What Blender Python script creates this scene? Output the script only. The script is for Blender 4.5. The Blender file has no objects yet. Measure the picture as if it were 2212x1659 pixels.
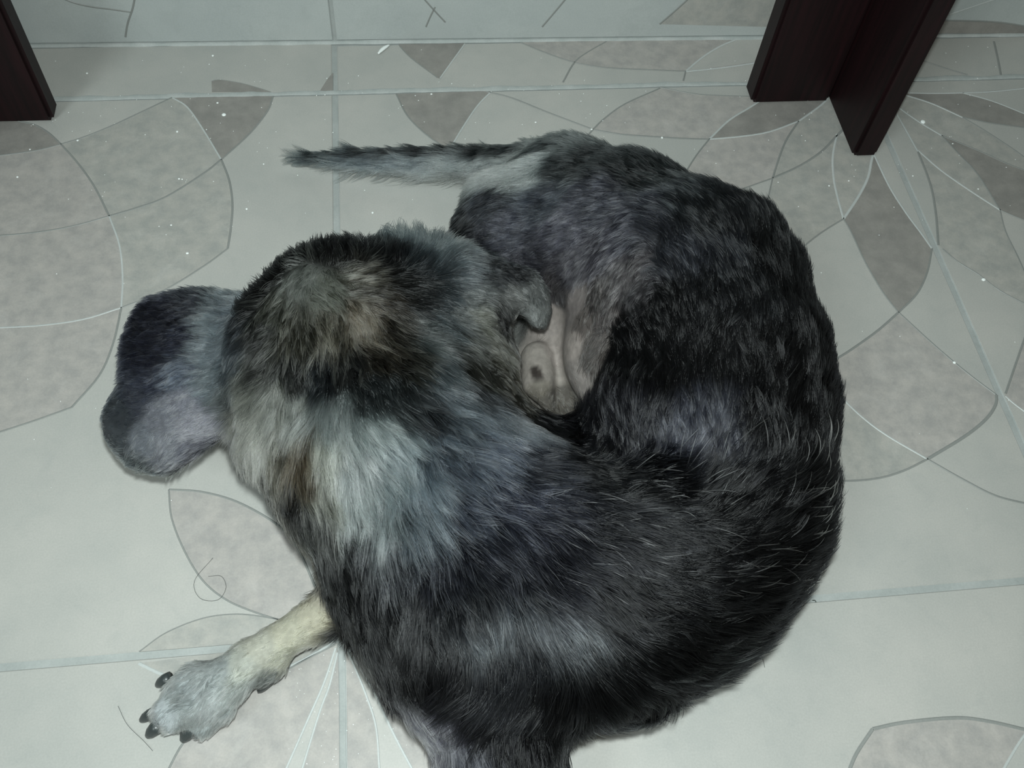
import bpy, math, random
import numpy as np
from mathutils import Vector, Matrix
from mathutils.bvhtree import BVHTree
from mathutils.kdtree import KDTree
rng = np.random.default_rng(7)
random.seed(7)
C = bpy.context.scene.collection
sc = bpy.context.scene

# ---------------------------------------------------------------- camera
T = 0.45                                    # floor tile side
F = 2055.9; CX, CY = 1106.0, 829.5
ax, ay, az = 0.56201534, -0.06216529, -0.10611448
CAM = np.array([0.04537008, -0.17083178, 0.53683687])
Rx = np.array([[1,0,0],[0,math.cos(ax),-math.sin(ax)],[0,math.sin(ax),math.cos(ax)]])
Ry = np.array([[math.cos(ay),0,math.sin(ay)],[0,1,0],[-math.sin(ay),0,math.cos(ay)]])
Rz = np.array([[math.cos(az),-math.sin(az),0],[math.sin(az),math.cos(az),0],[0,0,1]])
RM = Rz @ Ry @ Rx
cd = bpy.data.cameras.new('camera'); cam = bpy.data.objects.new('camera', cd); C.objects.link(cam)
cd.sensor_fit = 'HORIZONTAL'; cd.sensor_width = 36; cd.lens = F*36/2212; cd.clip_start = 0.01
M4 = Matrix([list(RM[i])+[CAM[i]] for i in range(3)]+[[0,0,0,1]])
cam.matrix_world = M4; sc.camera = cam

# ---------------------------------------------------------------- light and exposure
w = bpy.data.worlds.new('room_air'); sc.world = w; w.use_nodes = True
w.node_tree.nodes['Background'].inputs[0].default_value = (0.90, 0.93, 0.84, 1)
w.node_tree.nodes['Background'].inputs[1].default_value = 0.21
def area(name, loc, target, size, power, col):
    l = bpy.data.lights.new(name, 'AREA'); l.shape = 'DISK'; l.size = size; l.energy = power; l.color = col
    o = bpy.data.objects.new(name, l); C.objects.link(o); o.location = loc
    o.rotation_euler = (Vector(target)-Vector(loc)).to_track_quat('-Z', 'Y').to_euler()
    return o
area('phone_flash', tuple(CAM+RM@np.array([0.004, 0.03, 0.01])), (0.06, 0.10, 0), 0.018, 4.0, (0.905, 1.0, 0.985))
area('room_lamp', (-0.9, -0.9, 1.7), (0.0, 0.1, 0), 0.6, 13, (0.86, 0.98, 0.98))
sc.view_settings.view_transform = 'Standard'; sc.view_settings.look = 'None'
sc.view_settings.exposure = 0.0; sc.view_settings.gamma = 1.0; sc.view_settings.use_curve_mapping = False

# ---------------------------------------------------------------- helpers
def ray(px, py):
    return RM @ np.array([(px-CX)/F, -(py-CY)/F, -1.0])
def U(px, py, z=0.0):                       # point of the height z seen at that pixel
    d = ray(px, py); return CAM + d*((z-CAM[2])/d[2])
WP = np.array([-0.24, 0.5155, 0.0]); WD = np.array([0.86, -0.0085, 0.0]); WD = WD/np.linalg.norm(WD)
WN = np.array([WD[1], -WD[0], 0.0])         # wall normal, towards the room
def UW(px, py):
    d = ray(px, py); t = ((WP-CAM)@WN)/(d@WN); return CAM + d*t
def scl(px, py, z):                         # pixels per metre there
    P = U(px, py, z); return F/(-(RM.T@(P-CAM))[2])
def proj(P):
    v = (np.asarray(P)-CAM) @ RM
    return np.stack([CX+F*v[...,0]/-v[...,2], CY-F*v[...,1]/-v[...,2]], -1)
def s2l(c):
    return tuple((x/255/12.92 if x/255 <= .04045 else ((x/255+.055)/1.055)**2.4) for x in c)
def mesh_obj(name, verts, faces, mat, parent=None, smooth=False):
    me = bpy.data.meshes.new(name); me.from_pydata([tuple(map(float, v)) for v in verts], [], faces); me.update()
    if smooth: me.polygons.foreach_set('use_smooth', [True]*len(me.polygons))
    if mat: me.materials.append(mat)
    o = bpy.data.objects.new(name, me); C.objects.link(o)
    if parent: o.parent = parent
    return o
def empty(name, loc=(0,0,0)):
    o = bpy.data.objects.new(name, None); C.objects.link(o); o.location = loc; return o
def tag(o, label=None, cat=None, group=None, kind=None):
    for k, v in (('label', label), ('category', cat), ('group', group), ('kind', kind)):
        if v: o[k] = v
    return o
def nmat(name, rough=0.5, spec=0.5):
    m = bpy.data.materials.new(name); m.use_nodes = True; nt = m.node_tree
    b = nt.nodes['Principled BSDF']; b.inputs['Roughness'].default_value = rough
    b.inputs['Specular IOR Level'].default_value = spec
    return m, nt, b
def N(nt, t, **kw):
    n = nt.nodes.new(t)
    for k, v in kw.items():
        if k in n.inputs: n.inputs[k].default_value = v
        else: setattr(n, k, v)
    return n
def stone(name, c1, c2, cblot, rough=0.42, sc1=9.0, blot=0.45):
    """glazed ceramic with cloudy marbling between two colours and blotches"""
    m, nt, b = nmat(name, rough, 0.35)
    L = nt.links.new
    g = N(nt, 'ShaderNodeNewGeometry')
    n1 = N(nt, 'ShaderNodeTexNoise', Scale=sc1, Detail=5.0, Roughness=0.62)
    L(g.outputs['Position'], n1.inputs['Vector'])
    r1 = N(nt, 'ShaderNodeValToRGB'); r1.color_ramp.elements[0].position = .36; r1.color_ramp.elements[1].position = .66
    r1.color_ramp.elements[0].color = (*s2l(c1), 1); r1.color_ramp.elements[1].color = (*s2l(c2), 1)
    L(n1.outputs['Fac'], r1.inputs['Fac'])
    n2 = N(nt, 'ShaderNodeTexNoise', Scale=48.0, Detail=6.0, Roughness=0.7, Distortion=0.6)
    L(g.outputs['Position'], n2.inputs['Vector'])
    r2 = N(nt, 'ShaderNodeValToRGB'); r2.color_ramp.elements[0].position = .52; r2.color_ramp.elements[1].position = .78
    r2.color_ramp.elements[0].color = (0,0,0,1); r2.color_ramp.elements[1].color = (blot,)*3+(1,)
    L(n2.outputs['Fac'], r2.inputs['Fac'])
    mx = N(nt, 'ShaderNodeMixRGB'); mx.inputs['Color2'].default_value = (*s2l(cblot), 1)
    L(r2.outputs['Color'], mx.inputs['Fac']); L(r1.outputs['Color'], mx.inputs['Color1'])
    n3 = N(nt, 'ShaderNodeTexNoise', Scale=900.0, Detail=2.0)
    L(g.outputs['Position'], n3.inputs['Vector'])
    hs = N(nt, 'ShaderNodeHueSaturation'); mr = N(nt, 'ShaderNodeMapRange'); mr.inputs['To Min'].default_value = .9; mr.inputs['To Max'].default_value = 1.1
    L(n3.outputs['Fac'], mr.inputs['Value']); L(mr.outputs['Result'], hs.inputs['Value']); L(mx.outputs['Color'], hs.inputs['Color'])
    L(hs.outputs['Color'], b.inputs['Base Color'])
    bp = N(nt, 'ShaderNodeBump', Strength=0.12, Distance=0.0006); L(n2.outputs['Fac'], bp.inputs['Height'])
    L(bp.outputs['Normal'], b.inputs['Normal'])
    return m
M_tile = stone('tile_glaze', (167,168,164), (179,178,173), (150,154,152), blot=.3)
M_inlay = stone('inlay_glaze', (154,155,151), (171,169,163), (186,185,180), blot=.5, sc1=85)
M_inlay_dark = stone('inlay_dark_glaze', (132,130,126), (148,145,140), (128,125,120), blot=.5, sc1=60)
M_inlay_pink = stone('inlay_warm_glaze', (155,153,150), (173,169,164), (185,182,178), blot=.5, sc1=85)
M_grout = stone('grout', (154,159,157), (167,171,169), (136,142,140), rough=.8, blot=.5, sc1=30)
M_line_d = stone('relief_line_dark', (130,133,130), (142,144,141), (124,126,124), blot=.3)
M_line_l = stone('relief_line_light', (176,181,179), (190,194,192), (170,174,172), blot=.3)
M_mortar = stone('mortar', (164,170,168), (180,184,182), (150,156,154), rough=.8, blot=.5, sc1=60)
M_wall = stone('wall_tile_glaze', (170,176,175), (180,185,183), (150,155,153), blot=.3)

def prism(poly, z0, z1, bev=0.0):
    """closed slab over a polygon in the xy plane with a small chamfer"""
    n = len(poly); P = np.array(poly)[:, :2]; c = P.mean(0)
    V = [(*p, z0) for p in P] + [(*p, z1-bev) for p in P]
    ins = P + (c-P)/np.linalg.norm(c-P, axis=1)[:, None]*bev*1.4
    V += [(*p, z1) for p in ins]
    Fc = [tuple(range(n))[::-1], tuple(range(2*n, 3*n))]
    for k in range(2):
        for i in range(n):
            j = (i+1) % n; Fc.append((k*n+i, k*n+j, (k+1)*n+j, (k+1)*n+i))
    return V, Fc

# ---------------------------------------------------------------- floor
G = 0.0022                                   # half a grout joint
YW = 0.512
floor = empty('floor'); tag(floor, 'pale grey ceramic tiled floor with curved petal inlays and grout joints', None, None, 'structure')
V, Fc = prism([(-4*T, -3*T), (4*T, -3*T), (4*T, 0.53), (-4*T, 0.53)], -0.03, -0.0007)
gb = mesh_obj('grout_bed', V, Fc, M_grout, floor)
tiles = {}
def add_tile(i, x0, x1, y0, y1, dx=0.0):
    V, Fc = prism([(x0+G, y0+G), (x1-G, y0+G), (x1-G, y1-G), (x0+G, y1-G)], -0.012, 0.0, 0.0006)
    t = mesh_obj('floor_tile', V, Fc, M_tile, floor); tiles[i] = t; return t
for i in range(-3, 4):
    for j in range(-3, 1):
        add_tile((i, j), i*T, (i+1)*T, j*T, (j+1)*T)
    t = add_tile((i, 1), i*T, (i+1)*T, T, YW - 0.0099*(i+.5)*T*.9)
# one wider pale strip of grout smeared at the foot of the wall

def catmull(P, n=5):
    P = np.array(P, float)
    if len(P) < 3: return P
    Q = np.vstack([2*P[0]-P[1], P, 2*P[-1]-P[-2]]); out = []
    for i in range(1, len(Q)-2):
        for k in range(n):
            t = k/n; a, b, c, d = Q[i-1:i+3]
            out.append(.5*((2*b)+(-a+c)*t+(2*a-5*b+4*c-d)*t*t+(-a+3*b-3*c+d)*t**3))
    out.append(Q[-2]); return np.array(out)
# every arc of the relief pattern, traced where it lies on the floor; style (d dark, l light), width mm
A = {
 # tile left of the long joint
 'a1': ([(372,211),(300,245),(240,273),(180,297),(132,312)], 'd', 1.0),
 'a2': ([(132,312),(80,325),(0,336),(-60,343)], 'd', .9),
 'a3': ([(40,262),(75,270),(105,287),(132,312)], 'd', .8),
 'a4': ([(132,312),(170,355),(205,405),(236,467)], 'd', 1.0),
 'a5': ([(236,467),(258,530),(265,600),(262,665)], 'l', 1.2),
 'a6': ([(262,665),(245,740),(215,810),(155,880)], 'd', .9),
 'a7': ([(155,880),(80,907),(0,933),(-60,950)], 'd', .8),
 'a8': ([(372,211),(405,232),(440,282),(478,345)], 'l', 1.2),
 'a9': ([(590,208),(578,240),(540,288),(478,345)], 'd', .8),
 'a10': ([(478,345),(440,375),(360,425),(300,448),(236,467)], 'd', 1.2),
 'a11': ([(236,467),(160,488),(80,502),(0,509),(-60,512)], 'd', .9),
 'a12': ([(478,345),(495,390),(502,440),(499,490),(492,537)], 'd', 1.0),
 'a13': ([(492,537),(440,575),(350,630),(262,665)], 'd', .8),
 'a14': ([(262,665),(180,690),(90,703),(0,708),(-60,710)], 'l', 1.1),
 'a15': ([(372,211),(480,208),(590,208)], None, 0),
 'a16': ([(-60,262),(0,262),(40,262)], None, 0),
 # big tile
 'b1': ([(856,203),(880,250),(920,290),(970,325)], 'd', .8),
 'b2': ([(1062,197),(1032,228),(1000,275),(970,325)], 'l', 1.2),
 'b3': ([(856,203),(960,200),(1062,197)], None, 0),
 'b4': ([(1050,198),(1106,212),(1181,242),(1281,280)], 'd', .9),
 'b5': ([(1281,280),(1340,290),(1406,295),(1470,299),(1532,301)], 'd', .9),
 'b6': ([(1426,191),(1350,225),(1305,257),(1281,280)], 'd', .9),
 'b7': ([(1281,280),(1255,310),(1235,345),(1225,380)], 'd', .8),
 'b8': ([(1426,189),(1500,203),(1560,207),(1640,209)], 'd', .7),
 'b9': ([(1660,206),(1620,232),(1575,260),(1532,301)], 'l', 1.5),
 'b10': ([(1532,301),(1505,335),(1480,375),(1470,400)], 'd', .8),
 'b11': ([(1532,301),(1600,295),(1661,285),(1725,262)], 'l', 1.4),
 'b12': ([(1800,200),(1776,225),(1745,248),(1725,262)], 'l', 1.5),
 'b13': ([(1725,262),(1700,300),(1685,335),(1669,385)], 'd', 1.1),
 'b14': ([(1840,262),(1811,290),(1774,328),(1725,360),(1669,385)], 'd', 1.3),
 'b15': ([(1669,385),(1613,405),(1545,431),(1500,446)], 'd', .8),
 'b16': ([(1669,385),(1658,434),(1650,490),(1648,560)], 'd', .7),
 'b17': ([(1808,290),(1799,338),(1801,386),(1809,425),(1822,473)], 'l', 1.6),
 'b18': ([(1890,320),(1883,345),(1875,383),(1854,425),(1822,473)], 'l', 1.8),
 'b19': ([(1822,473),(1771,505),(1706,555),(1650,585)], 'd', .8),
 'b20': ([(1822,473),(1838,500),(1872,572),(1909,634),(1941,675)], 'd', .8),
 'b21': ([(1882,320),(1893,345),(1922,405),(1957,460),(1989,503),(2013,537)], 'l', 1.5),
 'b22': ([(2013,537),(2003,587),(1981,634),(1941,675)], 'd', .9),
 'b23': ([(1941,675),(2006,735),(2060,782),(2110,822),(2152,853)], 'd', .9),
 'b24': ([(1941,675),(1898,713),(1847,750),(1811,773),(1760,800)], 'd', 1.1),
 'b25': ([(1760,800),(1815,856),(1862,901),(1916,941),(2003,992)], 'l', 1.2),
 'b26': ([(2152,853),(2150,875),(2130,905),(2085,942),(2003,992)], 'd', 1.4),
 'b27': ([(2003,992),(1952,1017),(1898,1033),(1833,1039),(1760,1035)], 'd', .9),
 'b28': ([(2003,992),(2079,1035),(2151,1071),(2225,1090)], 'd', .9),
 'b29': ([(1760,800),(1740,880),(1740,960),(1760,1035)], None, 0),
 'b30': ([(1470,400),(1480,430),(1500,446)], None, 0),
 # tile to the right of the seam
 'c1': ([(1916,212),(1938,248),(1983,328)], 'l', 1.3),
 'c1b': ([(1983,328),(2009,396),(2021,457),(2027,530)], 'd', 1.2),
 'c2': ([(1983,325),(2031,367),(2095,412),(2160,454)], 'l', 1.5),
 'c3': ([(1900,200),(1947,237),(1992,268),(2034,293)], 'l', 1.4),
 'c3b': ([(2034,293),(2076,338),(2112,377),(2160,454)], 'd', 1.1),
 'c3c': ([(2160,454),(2172,500),(2198,554),(2225,615)], 'd', .8),
 'c4': ([(2034,293),(2112,325),(2176,354),(2225,372)], 'd', .9),
 'c5': ([(1900,190),(1963,208),(2015,225),(2079,254)], 'l', 1.5),
 'c5b': ([(2079,254),(2128,283),(2192,325),(2225,350)], 'd', .9),
 'c6': ([(2079,253),(2140,266),(2225,277)], 'd', .9),
 'c7': ([(1960,201),(2015,202),(2079,201),(2144,198),(2225,190)], 'l', 1.3),
 'c8': ([(2079,201),(2144,219),(2225,251)], 'l', 1.2),
 'c9': ([(2160,454),(2190,467),(2225,480)], 'd', .8),
 'c10': ([(2036,538),(2070,566),(2115,594),(2160,628),(2225,662)], 'd', .8),
 'c11': ([(2225,700),(2212,735),(2187,807),(2172,851)], 'd', 1.0),
 'c12': ([(2172,856),(2190,872),(2225,898)], 'l', 1.0),
 # strip of cut tiles at the wall
 's1': ([(862,98),(880,118),(900,135),(945,168)], 'd', .6),
 's2': ([(1004,95),(975,135),(950,170)], 'l', 1.1),
 's3': ([(862,96),(930,95),(1004,94)], None, 0),
 's4': ([(1125,92),(1181,115),(1241,135),(1306,146),(1406,151),(1481,154)], 'd', .8),
 's5': ([(1310,90),(1271,112),(1241,135),(1216,178)], 'd', .9),
 's6': ([(1600,82),(1560,98),(1520,122),(1481,154)], 'l', 1.5),
 's7': ([(1481,154),(1476,175)], 'd', .8),
 's8': ([(1481,155),(1556,147),(1626,137),(1660,130)], 'l', 1.4),
 's9': ([(1990,130),(2040,147),(2090,162)], 'd', .7),
 's10': ([(2147,90),(2155,125),(2162,162)], 'd', 1.2),
 's11': ([(457,176),(475,173),(520,180),(560,191),(585,199)], 'd', .4),
 's12': ([(457,176),(458,199)], None, 0), 's13': ([(458,199),(520,199),(585,199)], None, 0),
 's14': ([(719,157),(705,175),(690,199)], None, 0), 's15': ([(719,157),(719,197)], None, 0), 's16': ([(690,199),(719,198)], None, 0),
 # petals round the near tile corner
 'p1': ([(365,1058),(430,1062),(498,1079),(557,1107),(605,1139),(637,1175),(661,1222),(690,1290),(725,1362)], 'd', .9),
 'p2': ([(365,1058),(371,1119),(399,1191),(438,1254),(486,1294),(538,1318),(600,1338),(660,1350),(725,1366)], 'd', .7),
 'p3': ([(301,1408),(359,1367),(438,1336),(510,1327),(577,1334),(650,1350),(722,1371)], 'd', .5),
 'p4': ([(722,1371),(600,1383),(450,1396),(301,1408)], None, 0),
 'p5': ([(300,1433),(351,1457),(420,1482),(520,1470),(621,1441),(687,1408),(722,1387)], 'l', 1.6),
 'p6': ([(722,1386),(600,1397),(450,1414),(300,1433)], None, 0),
 'p7': ([(725,1392),(660,1425),(560,1480),(470,1535),(400,1600),(350,1690)], 'd', .8),
 'p8': ([(725,1400),(700,1475),(665,1555),(615,1668)], 'l', 1.1),
 'p9': ([(350,1690),(480,1685),(610,1680)], None, 0),
 'p10': ([(729,1410),(712,1480),(690,1540),(650,1670)], 'l', 1.1),
 'p11': ([(730,1405),(732,1500),(733,1670)], None, 0), 'p11b': ([(650,1670),(733,1670)], None, 0),
 'p12': ([(748,1400),(768,1445),(790,1500),(812,1570),(820,1670)], 'l', 1.0),
 'p13': ([(747,1402),(749,1500),(751,1670)], None, 0), 'p13b': ([(751,1670),(820,1670)], None, 0),
 'p14': ([(752,1398),(775,1437),(805,1488),(850,1585),(895,1670)], 'l', 1.2),
 'p15': ([(752,1396),(800,1425),(860,1470),(930,1530),(1000,1670)], 'd', .8), 'p15b': ([(895,1670),(1000,1670)], None, 0),
 'q1': ([(1830,1675),(1850,1628),(1885,1575)], 'd', 1.3),
 'q2': ([(1885,1575),(1953,1561),(2064,1551),(2138,1559),(2225,1579)], 'd', 1.3),
 'q3': ([(2225,1572),(2198,1610),(2160,1675)], 'l', 1.3), 'q4': ([(1830,1675),(2160,1675)], None, 0),
}
ARC = {}
for k, (pts, st, wd) in A.items():
    w3 = np.array([U(*p)[:2] for p in pts]); ARC[k] = catmull(w3)
TILE_OF = lambda k: {'a':(-1,0),'b':(0,0),'c':(1,0),'s':None,'p':None,'q':(1,-1)}[k[0]]
def tile_key(k):
    t = TILE_OF(k)
    if t: return t
    c = ARC[k].mean(0); return (int(math.floor(c[0]/T)), 1 if k[0] == 's' else int(math.floor(c[1]/T)))
def inlay(arcs, mat, key=None):
    loop = []
    for a in arcs:
        P = ARC[a.strip('-')]
        if a[0] == '-': P = P[::-1]
        loop += [tuple(p) for p in P]
    out = []
    for p in loop:
        if not out or np.linalg.norm(np.subtract(p, out[-1])) > 2e-4: out.append(p)
    if np.linalg.norm(np.subtract(out[0], out[-1])) < 2e-4: out.pop()
    ar = sum(out[i-1][0]*out[i][1]-out[i][0]*out[i-1][1] for i in range(len(out)))
    if ar < 0: out = out[::-1]
    n = len(out)
    Vv = [(*p, -0.0005) for p in out]+[(*p, 0.00022) for p in out]
    Fc = [tuple(range(n, 2*n))]+[(i, (i+1) % n, n+(i+1) % n, n+i) for i in range(n)]
    return mesh_obj('inlay', Vv, Fc, mat, tiles[key or tile_key(arcs[0].strip('-'))])
for arcs, mat in [
    (['a15','a9','-a8'], M_inlay_dark), (['a1','a4','-a10','-a8'], M_inlay), (['a10','a5','-a13','-a12'], M_inlay),
    (['a4','a11','-a2'], M_inlay_pink), (['a3','a2','a16'], M_inlay_dark), (['a11','-a14','-a5'], M_inlay_pink), (['a14','-a7','-a6'], M_inlay_pink),
    (['b3','b2','-b1'], M_inlay_dark), (['-b6','b8','b9','-b5'], M_inlay_pink), (['b10','b30','-b15','-b13','-b11'], M_inlay_pink),
    (['b9','b11','-b12'], M_inlay_dark), (['b12','b13','-b14'], M_inlay), (['b14','b16','-b19','-b17'], M_inlay),
    (['b17','-b18'], M_inlay), (['b18','b20','-b22','-b21'], M_inlay_dark),
    (['b24','b25','-b26','-b23'], M_inlay_pink), (['-b25','b29','-b27'], M_inlay),
    (['c1','c2','-c3b','-c3'], M_inlay), (['c3','c4','-c5b','-c5'], M_inlay), (['c2','c3c','-c10','-c1b'], M_inlay), (['c3b','c9','-c4'], M_inlay_dark),
    (['c5','c6','-c8','-c7'], M_inlay_dark), (['c11','c12'], M_inlay_pink),
    (['s3','s2','-s1'], M_inlay_dark), (['s4','s8','-s6'], M_inlay_pink), (['s11','-s13','-s12'], M_inlay_dark), (['s14','s16','-s15'], M_inlay_dark),
    (['p1','-p2'], M_inlay_pink), (['p3','p4'], M_inlay), (['p5','p6'], M_inlay), (['p7','p9','-p8'], M_inlay_pink),
    (['p10','p11b','-p11'], M_inlay_pink), (['p12','-p13b','-p13'], M_inlay_pink), (['p14','p15b','-p15'], M_inlay_pink),
    (['q1','q2','q3','-q4'], M_inlay_pink)]:
    inlay(arcs, mat)
def ridge_verts(P, wd, h, V, Fc, put):
    P = np.asarray(P); d = np.gradient(P, axis=0); d /= np.linalg.norm(d, axis=1)[:, None]+1e-12
    nrm = np.stack([-d[:,1], d[:,0]], 1)*wd/2
    b = len(V)
    for p, n_ in zip(P, nrm):
        V += [put(p-n_, 0.0), put(p-n_*.5, h), put(p+n_*.5, h), put(p+n_, 0.0)]
    for i in range(len(P)-1):
        for k in range(3):
            a = b+4*i+k; Fc.append((a, a+1, a+5, a+4)[::-1])
by = {}
for k, (pts, st, wd) in A.items():
    if st: by.setdefault((tile_key(k), st), []).append(k)
for (tk, st), ks in by.items():
    for k in ks:
        V, Fc = [], []
        ridge_verts(ARC[k], A[k][2]*(.0016 if st == 'd' else .0012), 0.0003, V, Fc, lambda p, h: (p[0], p[1], 0.00018+h))
        mesh_obj('relief_line', V, Fc, M_line_d if st == 'd' else M_line_l, tiles[tk])

for (xa, ya, xb, yb) in [(G, 0, G, T), (G, -2*T, G, 0), (T+G, 0, T+G, T)]:
    P = np.array([[xa, ya+(yb-ya)*t] for t in np.linspace(.006, .994, 90)]); P[:, 0] += np.convolve(rng.normal(0, .00018, 90), np.ones(3)/3, 'same')
    V, Fc = [], []; ridge_verts(P, .0009, .0002, V, Fc, lambda p, h: (p[0], p[1], -.0006+h*3))
    mesh_obj('mortar_lip', V, Fc, M_mortar, floor)

# ---------------------------------------------------------------- tiled wall behind
wall = empty('wall_back'); tag(wall, 'low band of pale ceramic wall tiles behind the cut floor strip', None, None, 'structure')
Wn, Wd = Vector(WN), Vector(WD)
def WPt(s, z, o=0.0):
    return tuple(Vector(WP)+Wd*s+Wn*o+Vector((0,0,z)))
def wall_slab(name, s0, s1, z0, z1, o0, o1, mat, bev=.0006):
    V = [WPt(s0,z0,o0),WPt(s1,z0,o0),WPt(s1,z1,o0),WPt(s0,z1,o0), WPt(s0,z0,o1-bev),WPt(s1,z0,o1-bev),WPt(s1,z1,o1-bev),WPt(s0,z1,o1-bev),
         WPt(s0+bev,z0+bev,o1),WPt(s1-bev,z0+bev,o1),WPt(s1-bev,z1-bev,o1),WPt(s0+bev,z1-bev,o1)]
    Fc = [(3,2,1,0),(8,9,10,11)]+[(b+i,b+(i+1)%4,b+4+(i+1)%4,b+4+i) for b in (0,4) for i in range(4)]
    return mesh_obj(name, V, Fc, mat, wall)
s0 = float((UW(721,70)-WP)@WD)
wall_slab('wall_core', s0-4*T, s0+4*T, -0.03, 0.9, -0.08, -0.0015, M_grout)
wt = {}
for i in range(-3, 4):
    for j in range(2):
        wt[(i, j)] = wall_slab('wall_tile', s0+i*T+G*.7, s0+(i+1)*T-G*.7, 0.002+j*T, (j+1)*T-.001, -0.01, 0.0, M_wall)
WARC = [([(125,-8),(160,6),(200,15),(240,20),(282,26)], 'd', .9), ([(292,-8),(286,20),(276,50),(271,80)], 'd', .9),
        ([(905,-15),(925,8),(945,30),(962,48)], 'd', .8), ([(940,15),(930,35),(920,58)], 'd', .8),
        ([(1230,-12),(1200,24),(1171,58)], 'd', .9), ([(1495,-10),(1460,22),(1425,52)], 'd', 1.0),
        ([(2175,-10),(2110,12),(2050,32)], 'l', 1.2), ([(2035,44),(2090,45),(2156,48),(2225,58)], 'd', 1.0)]
for pts, st, wd in WARC:
    S = np.array([[(UW(*p)-WP)@WD, UW(*p)[2]] for p in pts]); S = catmull(S)
    V, Fc = [], []
    ridge_verts(S, wd*.0017, 0.0003, V, Fc, lambda p, h: WPt(p[0], p[1], h+.0001))
    i = int(math.floor((S[:,0].mean()-s0)/T))
    mesh_obj('relief_line', V, Fc, M_line_d if st == 'd' else M_line_l, wt[(i, 0)])
def wall_inlay(pts, mat):
    S = np.array([[(UW(*p)-WP)@WD, UW(*p)[2]] for p in pts]); n = len(S)
    ar = sum(S[i-1][0]*S[i][1]-S[i][0]*S[i-1][1] for i in range(n))
    if ar < 0: S = S[::-1]
    V = [WPt(a, b, -.0004) for a, b in S]+[WPt(a, b, .00012) for a, b in S]
    mesh_obj('inlay', V, [tuple(range(n, 2*n))]+[(i,(i+1)%n,n+(i+1)%n,n+i) for i in range(n)], mat, wt[(int(math.floor((S[:,0].mean()-s0)/T)), 0)])
wall_inlay([(1500,-12),(1460,22),(1425,52),(1660,58),(1700,-12)], M_inlay)
wall_inlay([(2040,46),(2090,45),(2156,48),(2225,58),(2225,72),(1990,72)], M_inlay_dark)
# mortar bead where the wall tiles meet the floor strip, pale and uneven
V, Fc = [], []
sx = np.arange(-1.2, 1.6, 0.006); jit = rng.normal(0, .0004, len(sx)); jit = np.convolve(jit, np.ones(3)/3, 'same')
for s, j in zip(sx, jit):
    V += [WPt(s, 0.0, .003+j), WPt(s, .0010+j*.6, .002+j), WPt(s, .0018+j, 0.0005), WPt(s, .0005, -.003)]
for i in range(len(sx)-1):
    for k in range(3): a = 4*i+k; Fc.append((a, a+1, a+5, a+4)[::-1])
mesh_obj('mortar_bead', V, Fc, M_mortar, wall, True)
# mortar smeared along the joint between whole tiles and the cut strip
V, Fc = [], []
sx = np.arange(-.6, .9, 0.004); j1 = np.convolve(rng.normal(0, .0009, len(sx)), np.ones(4)/4, 'same'); j2 = np.convolve(rng.normal(0, .0012, len(sx)), np.ones(5)/5, 'same')
for s, a, b in zip(sx, j1, j2):
    V += [(s, T-.0018+a*.5, .0001), (s, T-.001+a*.5, .0004), (s, T+.0026+b, .0004), (s, T+.0034+b, .0001)]
for i in range(len(sx)-1):
    for k in range(3): a = 4*i+k; Fc.append((a, a+4, a+5, a+1)[::-1][::-1])
mesh_obj('smeared_mortar', V, Fc, M_mortar, floor, True)

# ---------------------------------------------------------------- table legs
m, nt, b = nmat('dark_mahogany', 0.5, 0.22)
tc = N(nt, 'ShaderNodeTexCoord'); mp = N(nt, 'ShaderNodeMapping'); mp.inputs['Scale'].default_value = (60, 60, 3)
nn = N(nt, 'ShaderNodeTexNoise', Scale=4.0, Detail=5.0, Roughness=.6); rr = N(nt, 'ShaderNodeValToRGB')
rr.color_ramp.elements[0].color = (*s2l((17,9,10)), 1); rr.color_ramp.elements[1].color = (*s2l((33,14,17)), 1)
rr.color_ramp.elements[0].position = .35; rr.color_ramp.elements[1].position = .7
nt.links.new(tc.outputs['Object'], mp.inputs['Vector']); nt.links.new(mp.outputs['Vector'], nn.inputs['Vector'])
nt.links.new(nn.outputs['Fac'], rr.inputs['Fac']); nt.links.new(rr.outputs['Color'], b.inputs['Base Color'])
M_wood = m
table = empty('table', (0.065, 0.4, 0))
tag(table, 'dark mahogany table seen only by its L-shaped legs of two boards each', 'table')
table_inv = Matrix.Translation((-0.065, -0.4, 0))
def board(name, x0, x1, y0, y1, z1, parent, bev=0.003):
    import bmesh
    bm = bmesh.new(); bmesh.ops.create_cube(bm, size=1)
    for v in bm.verts:
        v.co = ((x0+x1)/2+v.co.x*(x1-x0)-.065, (y0+y1)/2+v.co.y*(y1-y0)-.4, z1/2+v.co.z*z1)
    bmesh.ops.bevel(bm, geom=bm.edges[:], offset=bev, segments=2, affect='EDGES')
    me = bpy.data.meshes.new(name); bm.to_mesh(me); bm.free(); me.materials.append(M_wood)
    o = bpy.data.objects.new(name, me); C.objects.link(o); o.parent = parent; return o
lg = board('leg', 0.3440, 0.4118, 0.4240, 0.4460, 0.70, table)
board('side_board', 0.4128, 0.4335, 0.3590, 0.4462, 0.70, lg)
lg2 = board('leg', -0.2830, -0.2145, 0.4240, 0.4440, 0.70, table)
board('side_board', -0.3040, -0.2840, 0.3590, 0.4440, 0.70, lg2)

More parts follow.
